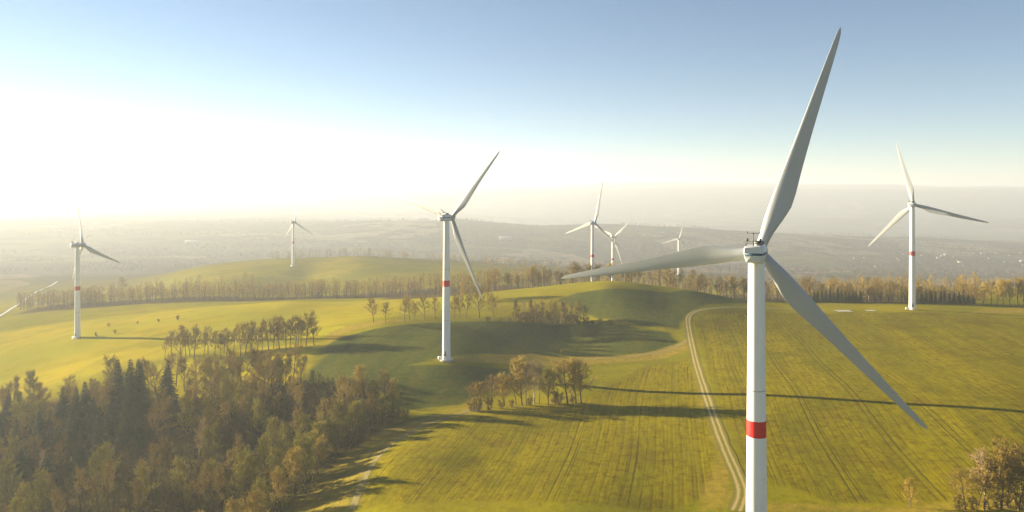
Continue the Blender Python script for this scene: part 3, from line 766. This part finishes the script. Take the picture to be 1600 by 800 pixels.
PROTO['spruce'] = [spruce_meshes(s, h_, w_) for s, h_, w_ in ((71, 19, .19), (72, 17, .22), (73, 20, .16))]
BASEH = dict(oak=15, ash=17, gold=13, olive=12, birch=17, shrub=5, shrubgold=6, spruce=19)
NAME = dict(oak=('bare_tree', 'tree'), ash=('bare_tree', 'tree'), gold=('bare_tree', 'tree'), olive=('bare_tree', 'tree'), birch=('birch_tree', 'birch'), shrub=('bare_shrub', 'shrub'), shrubgold=('bare_shrub', 'shrub'), spruce=('spruce_tree', 'spruce'))
COUNT = {}
def tree(kind, xy, h, label, group=None, sx=1.0):
    nm, cat = NAME[kind]; mw, mc = PROTO[kind][int(rng.integers(len(PROTO[kind])))]
    x, y = float(xy[0]), float(xy[1])
    r = empty(nm, (x, y, float(H(x, y)) - .1), rng.uniform(0, 6.28))
    s = h / BASEH[kind]; r.scale = (s * sx * rng.uniform(.9, 1.12), s * sx * rng.uniform(.9, 1.12), s)
    r.rotation_euler[0] = rng.normal(0, .025); r.rotation_euler[1] = rng.normal(0, .025)
    obj('trunk', mw, r); obj('crown', mc, r)
    if not 4 <= len(label.split()) <= 16: print('LABEL', len(label.split()), label)
    tag(r, label, cat, group); COUNT[nm] = COUNT.get(nm, 0) + 1
    return r
ORD = ['leftmost', 'second', 'third', 'fourth', 'fifth', 'sixth', 'seventh', 'eighth', 'ninth', 'tenth', 'eleventh', 'twelfth', 'thirteenth', 'fourteenth', 'fifteenth', 'sixteenth', 'seventeenth', 'eighteenth', 'nineteenth', 'twentieth', 'twenty-first', 'twenty-second', 'twenty-third', 'twenty-fourth', 'twenty-fifth', 'twenty-sixth', 'twenty-seventh', 'twenty-eighth', 'twenty-ninth', 'thirtieth']
def ordinal(i): return 'leftmost' if i == 0 else ORD[i] + ' from the left'

# row of oaks along the edge of the dark field
row = sorted([(258, 562), (268, 556), (283, 560), (297, 556), (303, 562), (318, 558), (325, 553), (336, 556), (345, 561), (354, 555), (365, 552), (376, 557), (384, 553), (394, 550), (402, 552), (410, 547), (420, 549), (428, 546), (437, 545), (447, 546), (453, 543), (462, 542), (470, 543), (478, 541), (491, 540), (291, 557), (350, 552), (390, 548), (432, 543), (466, 540)])
for i, (px, py) in enumerate(row):
    tree('oak' if i % 3 or i == len(row) - 1 else 'ash', G(px, py), rng.uniform(14, 20) + (1.5 if i == len(row) - 1 else 0), 'bare dark tree, ' + ordinal(min(i, 29)) + ' in the dense row between gold and dark fields', 'row of bare trees above the wooded hollow')
row = [(262, 610), (275, 604), (288, 612), (305, 622), (318, 612), (330, 622), (341, 610), (352, 620), (366, 608), (378, 615), (395, 610), (405, 604), (418, 612), (432, 606), (445, 612), (458, 600), (470, 606)]
for i, (px, py) in enumerate(row):
    tree('oak' if i % 2 else 'ash', G(px, py), rng.uniform(16, 22), 'bare tree, ' + ordinal(i) + ' in the thin row on gold grass', 'bare trees on the gold grass')
# row along the crest
row = [(584, 503), (602, 503), (632, 501), (640, 500), (648, 500), (664, 498), (680, 497), (710, 496.5), (719, 496), (728, 496), (749, 495.5), (772, 496)]
hs = [15, 13, 14, 16, 11, 15, 14, 14, 15, 16, 19, 16]
for i, ((px, py), h_) in enumerate(zip(row, hs)):
    tree('oak', G(px, py + 1), h_, 'bare tree, ' + ordinal(i) + ' in the open row along the hill crest', 'open row of trees on the hill crest')
row = [(735, 470, 18, 'oak'), (722, 472, 15, 'gold'), (762, 468, 17, 'gold')]
for px, py, h_, k in row:
    tree(k, G(px, py), h_, {735: 'big round-crowned bare tree on the slope just right of the turbine on the hill', 722: 'smaller golden tree left of the big round-crowned tree on the slope', 762: 'golden tree right of the big round-crowned tree on the slope'}[px])
# thicket on the crest
for i, px in enumerate([806, 818, 829, 838, 848, 858, 866, 876, 884, 893, 903, 912]):
    k = 'birch' if i in (1, 7, 9) else ('oak' if i % 2 else 'ash')
    tree(k, G(px, 502 + (px - 806) * .04), rng.uniform(12, 15.5), ('white-stemmed birch, ' if k == 'birch' else 'bare brown tree, ') + ordinal(i) + ' in the thicket on the crest', 'thicket on the hill crest')
for i, px in enumerate([762, 782, 796, 810, 822, 834, 846, 858, 870, 882, 892, 902, 914, 926, 938, 952, 966, 980]):
    tree('shrub', G(px, 503 + max(px - 806, 0) * .03), (rng.uniform(5, 8.5) if 800 < px < 915 else rng.uniform(2.5, 4)), 'brown shrub, ' + ordinal(i) + ' of those at the foot of the crest thicket', 'shrubs along the hill crest', 1.35)
tree('shrub', G(878, 554), 3.2, 'lone dark shrub beside the dry grass strip on the dark field')
# clump in the middle
row = [(741, 641, 11, 'oak'), (752, 640, 11, 'oak'), (768, 637, 13, 'oak'), (788, 634, 13, 'ash'), (806, 632, 11, 'ash'), (816, 633, 19, 'oak'), (823, 633, 18, 'birch'), (834, 631, 17, 'birch'), (843, 631, 17, 'birch'), (857, 633, 14, 'ash'), (887, 631, 18, 'oak'), (900, 630, 18, 'oak'), (908, 630, 17, 'oak')]
for i, (px, py, h_, k) in enumerate(row):
    tree(k if k == 'birch' else 'gold' if i % 2 else 'oak', G(px, py), h_ * 1.05, ('white-stemmed birch, ' if k == 'birch' else 'bare gold-topped tree, ') + ordinal(i) + ' in the clump in mid field', 'clump of trees in mid field', 1.25)
for i, (px, py, h_) in enumerate([(735, 642, 5), (748, 643, 5), (764, 641, 5), (782, 639, 4), (800, 637, 3.5), (830, 634, 4), (868, 631, 6), (876, 631, 5), (893, 631, 3.5)]):
    tree('shrub', G(px, py), h_, 'brown shrub, ' + ordinal(i) + ' of those under the clump in mid field', 'shrubs under the mid field clump')
# trees on the bank at the end of the wood
row = [(536, 640, 15, 'oak'), (558, 640, 19, 'gold'), (572, 641, 15, 'oak'), (604, 641, 17, 'oak'), (614, 640, 13, 'gold'), (541, 630, 12, 'birch')]
for i, (px, py, h_, k) in enumerate(row):
    tree(k, G(px, py), h_, ['bare tree left of the tall gold tree at the end of the wood', 'tall gold-topped tree at the end of the wood by the dark field', 'bare tree right of the tall gold tree at the end of the wood', 'round-crowned bare tree standing last at the right end of the wood', 'smaller gold tree beside the round-crowned tree at the end of the wood', 'thin birch left of the tall gold tree at the end of the wood'][i])
for i, (px, py, h_) in enumerate([(520, 655, 5), (545, 652, 5), (570, 650, 6), (588, 648, 6), (606, 650, 5), (622, 650, 4), (632, 652, 3.5), (500, 668, 6), (530, 672, 5), (556, 668, 4)]):
    tree('shrub', G(px, py), h_ * 1.1, 'dark brown shrub, ' + ordinal(i) + ' along the bank at the end of the wood', 'shrubs along the bank')

# the wood in the hollow: bare trees, spruces, golden willows
SPR = [(12, 392, 15), (100, 372, 17), (118, 350, 20), (134, 362, 22), (148, 352, 17), (186, 362, 25), (204, 350, 28), (216, 352, 26), (222, 372, 21), (262, 385, 21), (110, 335, 15), (170, 335, 16), (150, 318, 15), (90, 318, 16), (60, 345, 15), (195, 325, 17), (25, 330, 16), (125, 300, 14), (0, 350, 15), (215, 318, 14), (70, 290, 14), (35, 300, 15)]
SPRXY = [AT(p_, d_) for p_, d_, h_ in SPR]
def wood_pts(nn, box, mind, seed, keep_spruce=True):
    g = np.random.default_rng(seed); out = []; tries = 0
    while len(out) < nn and tries < 20000:
        tries += 1
        px = g.uniform(box[0], box[1]); d = g.uniform(box[2], box[3]); x, y = AT(px, d)
        ia = np.clip(np.searchsorted(ANG, math.atan2(x, y)), 0, len(ANG) - 1); ir = np.clip(np.searchsorted(RAD, math.hypot(x, y)), 0, len(RAD) - 1)
        if litter_mask[ir, ia] < .6: continue
        if keep_spruce and any((x - a) ** 2 + (y - b) ** 2 < 49 for a, b in SPRXY): continue
        if keep_spruce and any(abs(x / y - a / b) * F < 13 and 0 < b - y < 75 for a, b in SPRXY[2:10]): continue
        if all((x - a) ** 2 + (y - b) ** 2 > mind * mind for a, b in out): out.append((x, y))
    return out
for i, (px, d, h_) in enumerate(SPR):
    lab = 'dark green spruce standing among the bare trees of the wood'
    grp = 'spruces in the wood'
    if i in (6,): lab = 'tallest dark green spruce rising out of the wood in front of the gold field'
    if i in (9,): lab = 'lone spruce at the right of the spruces, below the dense row of bare trees'
    if i in (3,): lab = 'broad spruce left of the tallest spruce, its top against the gold field'
    tree('spruce', AT(px, d), h_ * 1.3, lab, grp, 1.15)
taken = []
for (x, y) in wood_pts(86, (-40, 470, 300, 425), 5.5, 3):
    k = rng.choice(['ash', 'olive', 'olive', 'oak', 'ash'])
    tree(str(k), (x, y), rng.uniform(15, 21), 'bare winter tree in the back of the wood, hazy against the gold fields', 'bare trees in the back of the wood')
for (x, y) in wood_pts(38, (-20, 480, 235, 300), 6, 4):
    k = rng.choice(['ash', 'olive', 'olive', 'ash'])
    tree(str(k), (x, y), rng.uniform(13, 18), 'bare winter tree in the shaded middle of the wood', 'bare trees in the shaded middle of the wood')
for px, d, h_, lab in ((310, 290, 19, 'tall thin white birch standing out in the shaded wood'), (67, 300, 15, 'white birch in the shaded wood at the far left'), (228, 262, 12, 'small thin birch near the foot of the shaded wood'), (395, 330, 14, 'pale birch at the sunlit edge behind the shaded wood')):
    tree('birch', AT(px, d), h_, lab)
GOLD = [(345, 205, 13), (372, 210, 16), (395, 212, 16), (412, 222, 15), (438, 232, 14), (462, 240, 16), (480, 246, 17), (495, 256, 13), (330, 200, 11), (440, 250, 14), (465, 262, 13), (505, 268, 11), (525, 280, 10)]
for i, (px, d, h_) in enumerate(GOLD):
    tree('gold' if i % 3 else 'olive', AT(px, d), h_ * 1.1, 'golden bushy tree, ' + ordinal(sorted(g[0] for g in GOLD).index(px)) + ' along the wood edge above the stream gully', 'golden trees along the wood edge')
EDGE = [(470, 268, 13), (492, 276, 15), (512, 284, 14), (528, 290, 16), (546, 296, 13), (562, 300, 12), (580, 304, 13), (596, 306, 12), (612, 310, 10), (478, 285, 15), (505, 298, 16), (535, 310, 15)]
for i, (px, d, h_) in enumerate(sorted(EDGE)):
    tree('olive' if i % 3 else 'oak', AT(px, d), h_, 'olive-brown bushy tree, ' + ordinal(i) + ' along the upper wood edge by the gully', 'trees along the upper wood edge', 1.2)
for i, px in enumerate(range(20, 330, 13)):
    tree('shrubgold', AT(px + rng.uniform(-4, 4), rng.uniform(196, 216)), rng.uniform(8, 12.5), 'gold-lit thicket shrub along the near edge of the wood at the picture bottom', 'gold-lit thicket at the near edge of the wood')
for i, (px, d, h_) in enumerate([(420, 200, 6), (475, 195, 5), (488, 197, 4), (520, 198, 3.5)]):
    tree('shrubgold', AT(px, d), h_, ['gold shrub at the lower end of the stream, leftmost of four', 'gold shrub at the lower end of the stream, second of four', 'gold shrub at the lower end of the stream, third of four', 'small gold shrub by the ploughed field corner, last of four'][i])

# back belt of woods: the front trees one by one
def belt(nn, x0, x1, f_d, hlo, hhi, kinds, lab, grp, seed):
    g = np.random.default_rng(seed)
    for i in range(nn):
        px = x0 + (x1 - x0) * (i + g.uniform(0, 1)) / nn
        tree(str(g.choice(kinds)), AT(px, f_d(px) + g.uniform(0, 14)), g.uniform(hlo - 5, hhi + 1), lab, grp, 1.25)
front = lambda px: float(np.interp(px, [600, 760, 860, 960, 1080, 1180, 1250, 1400, 1520], [690, 660, 645, 632, 628, 606, 590, 560, 548]))
belt(42, 770, 1262, front, 15, 20, ['ash', 'oak', 'gold', 'birch', 'oak'], 'bare tree at the front of the brown wood behind the green hill', 'front trees of the brown wood', 8)
belt(14, 1268, 1530, front, 13, 16, ['oak', 'oak', 'gold'], 'bare tree at the front of the wood behind the far field edge', 'front trees of the wood beyond the field', 9)
for i, px in enumerate(np.linspace(1272, 1345, 13)):
    tree('spruce', AT(px, 572 + rng.uniform(0, 10)), rng.uniform(11, 14), 'dark spruce in the low plantation behind the white gravel patches', 'dark spruce plantation')
for i, px in enumerate(np.linspace(1440, 1520, 12)):
    tree('spruce', AT(px, 552 + rng.uniform(0, 8)), rng.uniform(9, 12), 'dark low spruce behind the far field edge, right of the turbine', 'dark spruces right of the far turbine')
for i, (px, d, h_) in enumerate([(1526, 540, 15), (1537, 538, 17), (1549, 545, 18), (1558, 540, 19), (1568, 543, 18), (1578, 540, 19), (1590, 540, 20), (1600, 538, 20), (1612, 540, 19)]):
    tree('gold' if i % 2 else 'oak', AT(px, d), h_, 'round gold-brown tree, ' + ordinal(i) + ' in the group on the knoll at the right', 'trees on the knoll at the right')
# corner at the lower right
tree('gold', G(1423, 793), 7.5, 'small pale gold tree standing alone at the near field edge')
for i, (px, py, h_, k) in enumerate([(1508, 796, 10, 'oak'), (1528, 790, 13, 'ash'), (1545, 796, 15, 'birch'), (1556, 788, 14, 'oak'), (1572, 792, 13, 'ash'), (1586, 785, 15, 'oak'), (1598, 790, 14, 'ash'), (1538, 798, 10, 'oak'), (1564, 798, 11, 'oak'), (1592, 798, 12, 'oak')]):
    tree(k, G(px, min(py, 799)), h_, ('thin pale birch, ' if k == 'birch' else 'bare brown tree, ') + ordinal(i) + ' in the thicket at the lower right corner', 'thicket at the lower right corner', 1.3)
for i, px in enumerate([1500, 1520, 1540, 1557, 1575, 1595]):
    tree('shrub', G(px, 798 - (px - 1500) * .05), rng.uniform(3, 5), 'brown shrub, ' + ordinal(i) + ' under the thicket at the lower right corner', 'shrubs under the corner thicket')
# scrub on the bright fields
for px, py, h_, lab in ((278, 500, 4, 'low dark bush on the bright field between turbine and dense row'), (247, 503, 2.6, 'small bush left of the low dark bush on the bright field'), (170, 510, 3, 'low bush on the strip right of the hazy turbine'), (150, 526, 3.5, 'low bush beside the foot of the hazy turbine'), (180, 521, 3, 'low bush right of the one beside the hazy turbine foot'), (215, 506, 2.4, 'tiny bush on the strip in the bright field')):
    tree('shrub', G(px, py), h_, lab)
tree('oak', AT(193, 1010), 24, 'hazy round lone tree on the bright slope above the tree belt')

# --- masses of trees too many to count
def mass(name, pts, kinds, hfun, twig_r=.06, detail=(9, 4, 3), colours=None, seed=0):
    g = np.random.default_rng(seed); protos = {}
    for k in kinds:
        protos[k] = []
        for s in range(4):
            kw = dict(ash=dict(height=17, spread=.7, up=.7, clear=.15), oak=dict(height=15, spread=1.0, up=.4, clear=.12), gold=dict(height=13, spread=.8, up=.6, clear=.15))[k]
            w, t = grow(seed=100 + s + len(k) * 7, n1=detail[0], n2=detail[1], n3=detail[2], twig_r=twig_r, trunk_r=.3, **kw)
            Vw, Fw = seg_mesh(*[np.array(x) for x in zip(*w)], 3); Vt, Ft = seg_mesh(*[np.array(x) for x in zip(*t)], 3)
            protos[k].append((Vw, Fw, Vt, Ft, kw['height']))
    vs, fs, mi, o = [], [], [], 0
    for (x, y) in pts:
        k = kinds[int(g.integers(len(kinds)))]; Vw, Fw, Vt, Ft, h0 = protos[k][int(g.integers(4))]
        s = hfun(g) / h0; a = g.uniform(0, 6.28); R = np.array([[math.cos(a), -math.sin(a), 0], [math.sin(a), math.cos(a), 0], [0, 0, 1]]) * s
        b0 = np.array([x, y, float(H(x, y)) - .1]); ci = int(g.integers(1, 3))
        for V_, F_, m_ in ((Vw, Fw, 0), (Vt, Ft, ci)):
            vs.append(V_ @ R.T + b0); fs.append(F_ + o); o += len(V_); mi.append(np.full(len(F_), m_))
    me = np_mesh(name, np.concatenate(vs), np.concatenate(fs), M_bark)
    
    for m_ in (colours or (M_twig, M_twig_gold)): me.materials.append(m_)
    me.polygons.foreach_set('material_index', np.concatenate(mi).astype(np.int32))
    return tag(obj(name, me), kind='stuff')
pts = []
for (x, y) in wood_pts(1100, (-60, 620, 215, 392), 2.2, 15, False): pts.append((x, y))
mass('undergrowth', pts, ['gold', 'oak'], lambda g: g.uniform(4, 9), .07, (12, 5, 4), colours=(M_scrub, M_scrub2), seed=7)
g = np.random.default_rng(77)
pts = []
for i in range(520):
    px = g.uniform(640, 1535); pts.append(AT(px, front(px) + 4 + g.uniform(0, 1) ** 1.3 * 190))
mass('brown_woodland', pts, ['ash', 'oak', 'gold'], lambda g: g.uniform(12, 21), .06, seed=1)
pts = []
for i in range(560):
    px = g.uniform(30, 660); d0 = np.interp(px, [0, 150, 300, 450, 660], [820, 815, 790, 770, 750]); pts.append(AT(px, d0 + g.uniform(0, 90)))
for i in range(70):
    px = g.uniform(20, 420); pts.append(AT(px, np.interp(px, [0, 400], [900, 960]) + g.uniform(0, 60)))
mass('hazy_woodland', pts, ['ash', 'oak'], lambda g: g.uniform(11, 21), .07, seed=2)
pts = []
for i in range(150):
    px = g.uniform(420, 820); pts.append(AT(px, np.interp(px, [420, 600, 820], [1290, 1360, 1450]) + g.uniform(0, 60)))
for i in range(520):
    px = g.uniform(760, 1650); pts.append(AT(px, g.uniform(1050, 1900)))
mass('valley_woodland', pts, ['ash', 'oak'], lambda g: g.uniform(12, 19), .10, (7, 3, 2), seed=3)
def far_woods():
    g = np.random.default_rng(5); tri = []; nT = 5200
    px = g.uniform(-150, 1750, nT * 3); d = np.exp(g.uniform(math.log(1900), math.log(4600), nT * 3)); x, y = AT(px, d)
    keep = fbm(x / 330, y / 210, 91, 3) > .02
    x = x[keep][:nT]; y = y[keep][:nT]; z = H(x, y)
    for X_, Y_, Z_ in zip(x, y, z):
        h = g.uniform(11, 19); m = 16
        c = g.normal(0, 1, (m, 3)); c /= np.linalg.norm(c, axis=1, keepdims=True); c *= g.uniform(.4, 1, (m, 1)) ** .5
        c = c * np.array([h * .36, h * .36, h * .42]) + np.array([X_, Y_, Z_ + h * .55])
        tri.append(c[:, None, :] + g.normal(0, 1.6, (m, 3, 3)))
    T = np.concatenate(tri).reshape(-1, 3)
    me = np_mesh('distant_woodland', T, np.arange(len(T)).reshape(-1, 3), noisy('distant_winter_wood', (.055, .042, .03), (.11, .08, .05), .01, .95, .05))
    tag(obj('distant_woodland', me), kind='stuff')
far_woods()

# ------------------------------------------------------------------ the village in the valley
def house_meshes(L_, W_, Hh, roof):
    mb = MB(); mb.box((0, 0, Hh / 2 - .5), (L_, W_, Hh + 1)); wall = mb.mesh('wall', M_house)
    rb = MB(); rb.rings([[Vector((sx * (L_ / 2 + .5), -W_ / 2 - .5, Hh + .02)), Vector((sx * (L_ / 2 + .5), W_ / 2 + .5, Hh + .02)), Vector((sx * (L_ / 2 + .5), 0, Hh + W_ * .5))] for sx in (-1, 1)]); r = rb.mesh('roof', roof)
    return wall, r
M_roof_grey = noisy('pale_grey_roof', (.35, .35, .36), (.45, .45, .45), .3, .6, .3)
HM = [house_meshes(12, 9, 6, M_roof), house_meshes(15, 10, 7, M_roof), house_meshes(34, 14, 7, M_roof_grey)]
VIL = [(1335, 404, 0), (1350, 403, 0), (1402, 405, 1), (1405, 407, 1), (1367, 417, 0), (1437, 412, 1), (1466, 404, 2), (1472, 401, 2), (1478, 399, 2), (1500, 411, 2), (1505, 416, 0), (1521, 397, 1), (1535, 397, 2), (1556, 396, 1), (1560, 397, 0), (1577, 400, 0), (1595, 396, 1), (1597, 409, 2), (1598, 415, 1), (1440, 400, 0), (1490, 402, 0), (1545, 404, 0), (1570, 410, 0), (1412, 398, 0)]
for i, (px, py, k) in enumerate(VIL):
    x, y = G(px, py); r = empty('barn' if k == 2 else 'house', (x, y, float(H(x, y))), rng.uniform(-.7, .7)); r.scale = (.5, .5, .5)
    obj('wall', HM[k][0], r); obj('roof', HM[k][1], r)
    if k == 2: tag(r, 'long pale barn in the hazy village down in the valley', 'barn', 'barns of the valley village')
    else: tag(r, 'small white house in the hazy village down in the valley', 'house', 'houses of the valley village')
for px, py, lab in ((300, 381, 'long white shed in the hazy plain beyond the bright slope'), (790, 375, 'pale shed in the hazy plain right of the turbine on the hill')):
    x, y = G(px, py); r = empty('shed', (x, y, float(H(x, y))), .1); r.scale = (1.6, 1, 1)
    obj('wall', HM[2][0], r); obj('roof', HM[2][1], r); tag(r, lab, 'shed')
print('TREES', COUNT, 'turbine bases', [(round(float(H(*AT(p[0], p[1]))), 1), p[2]) for p in TURB])
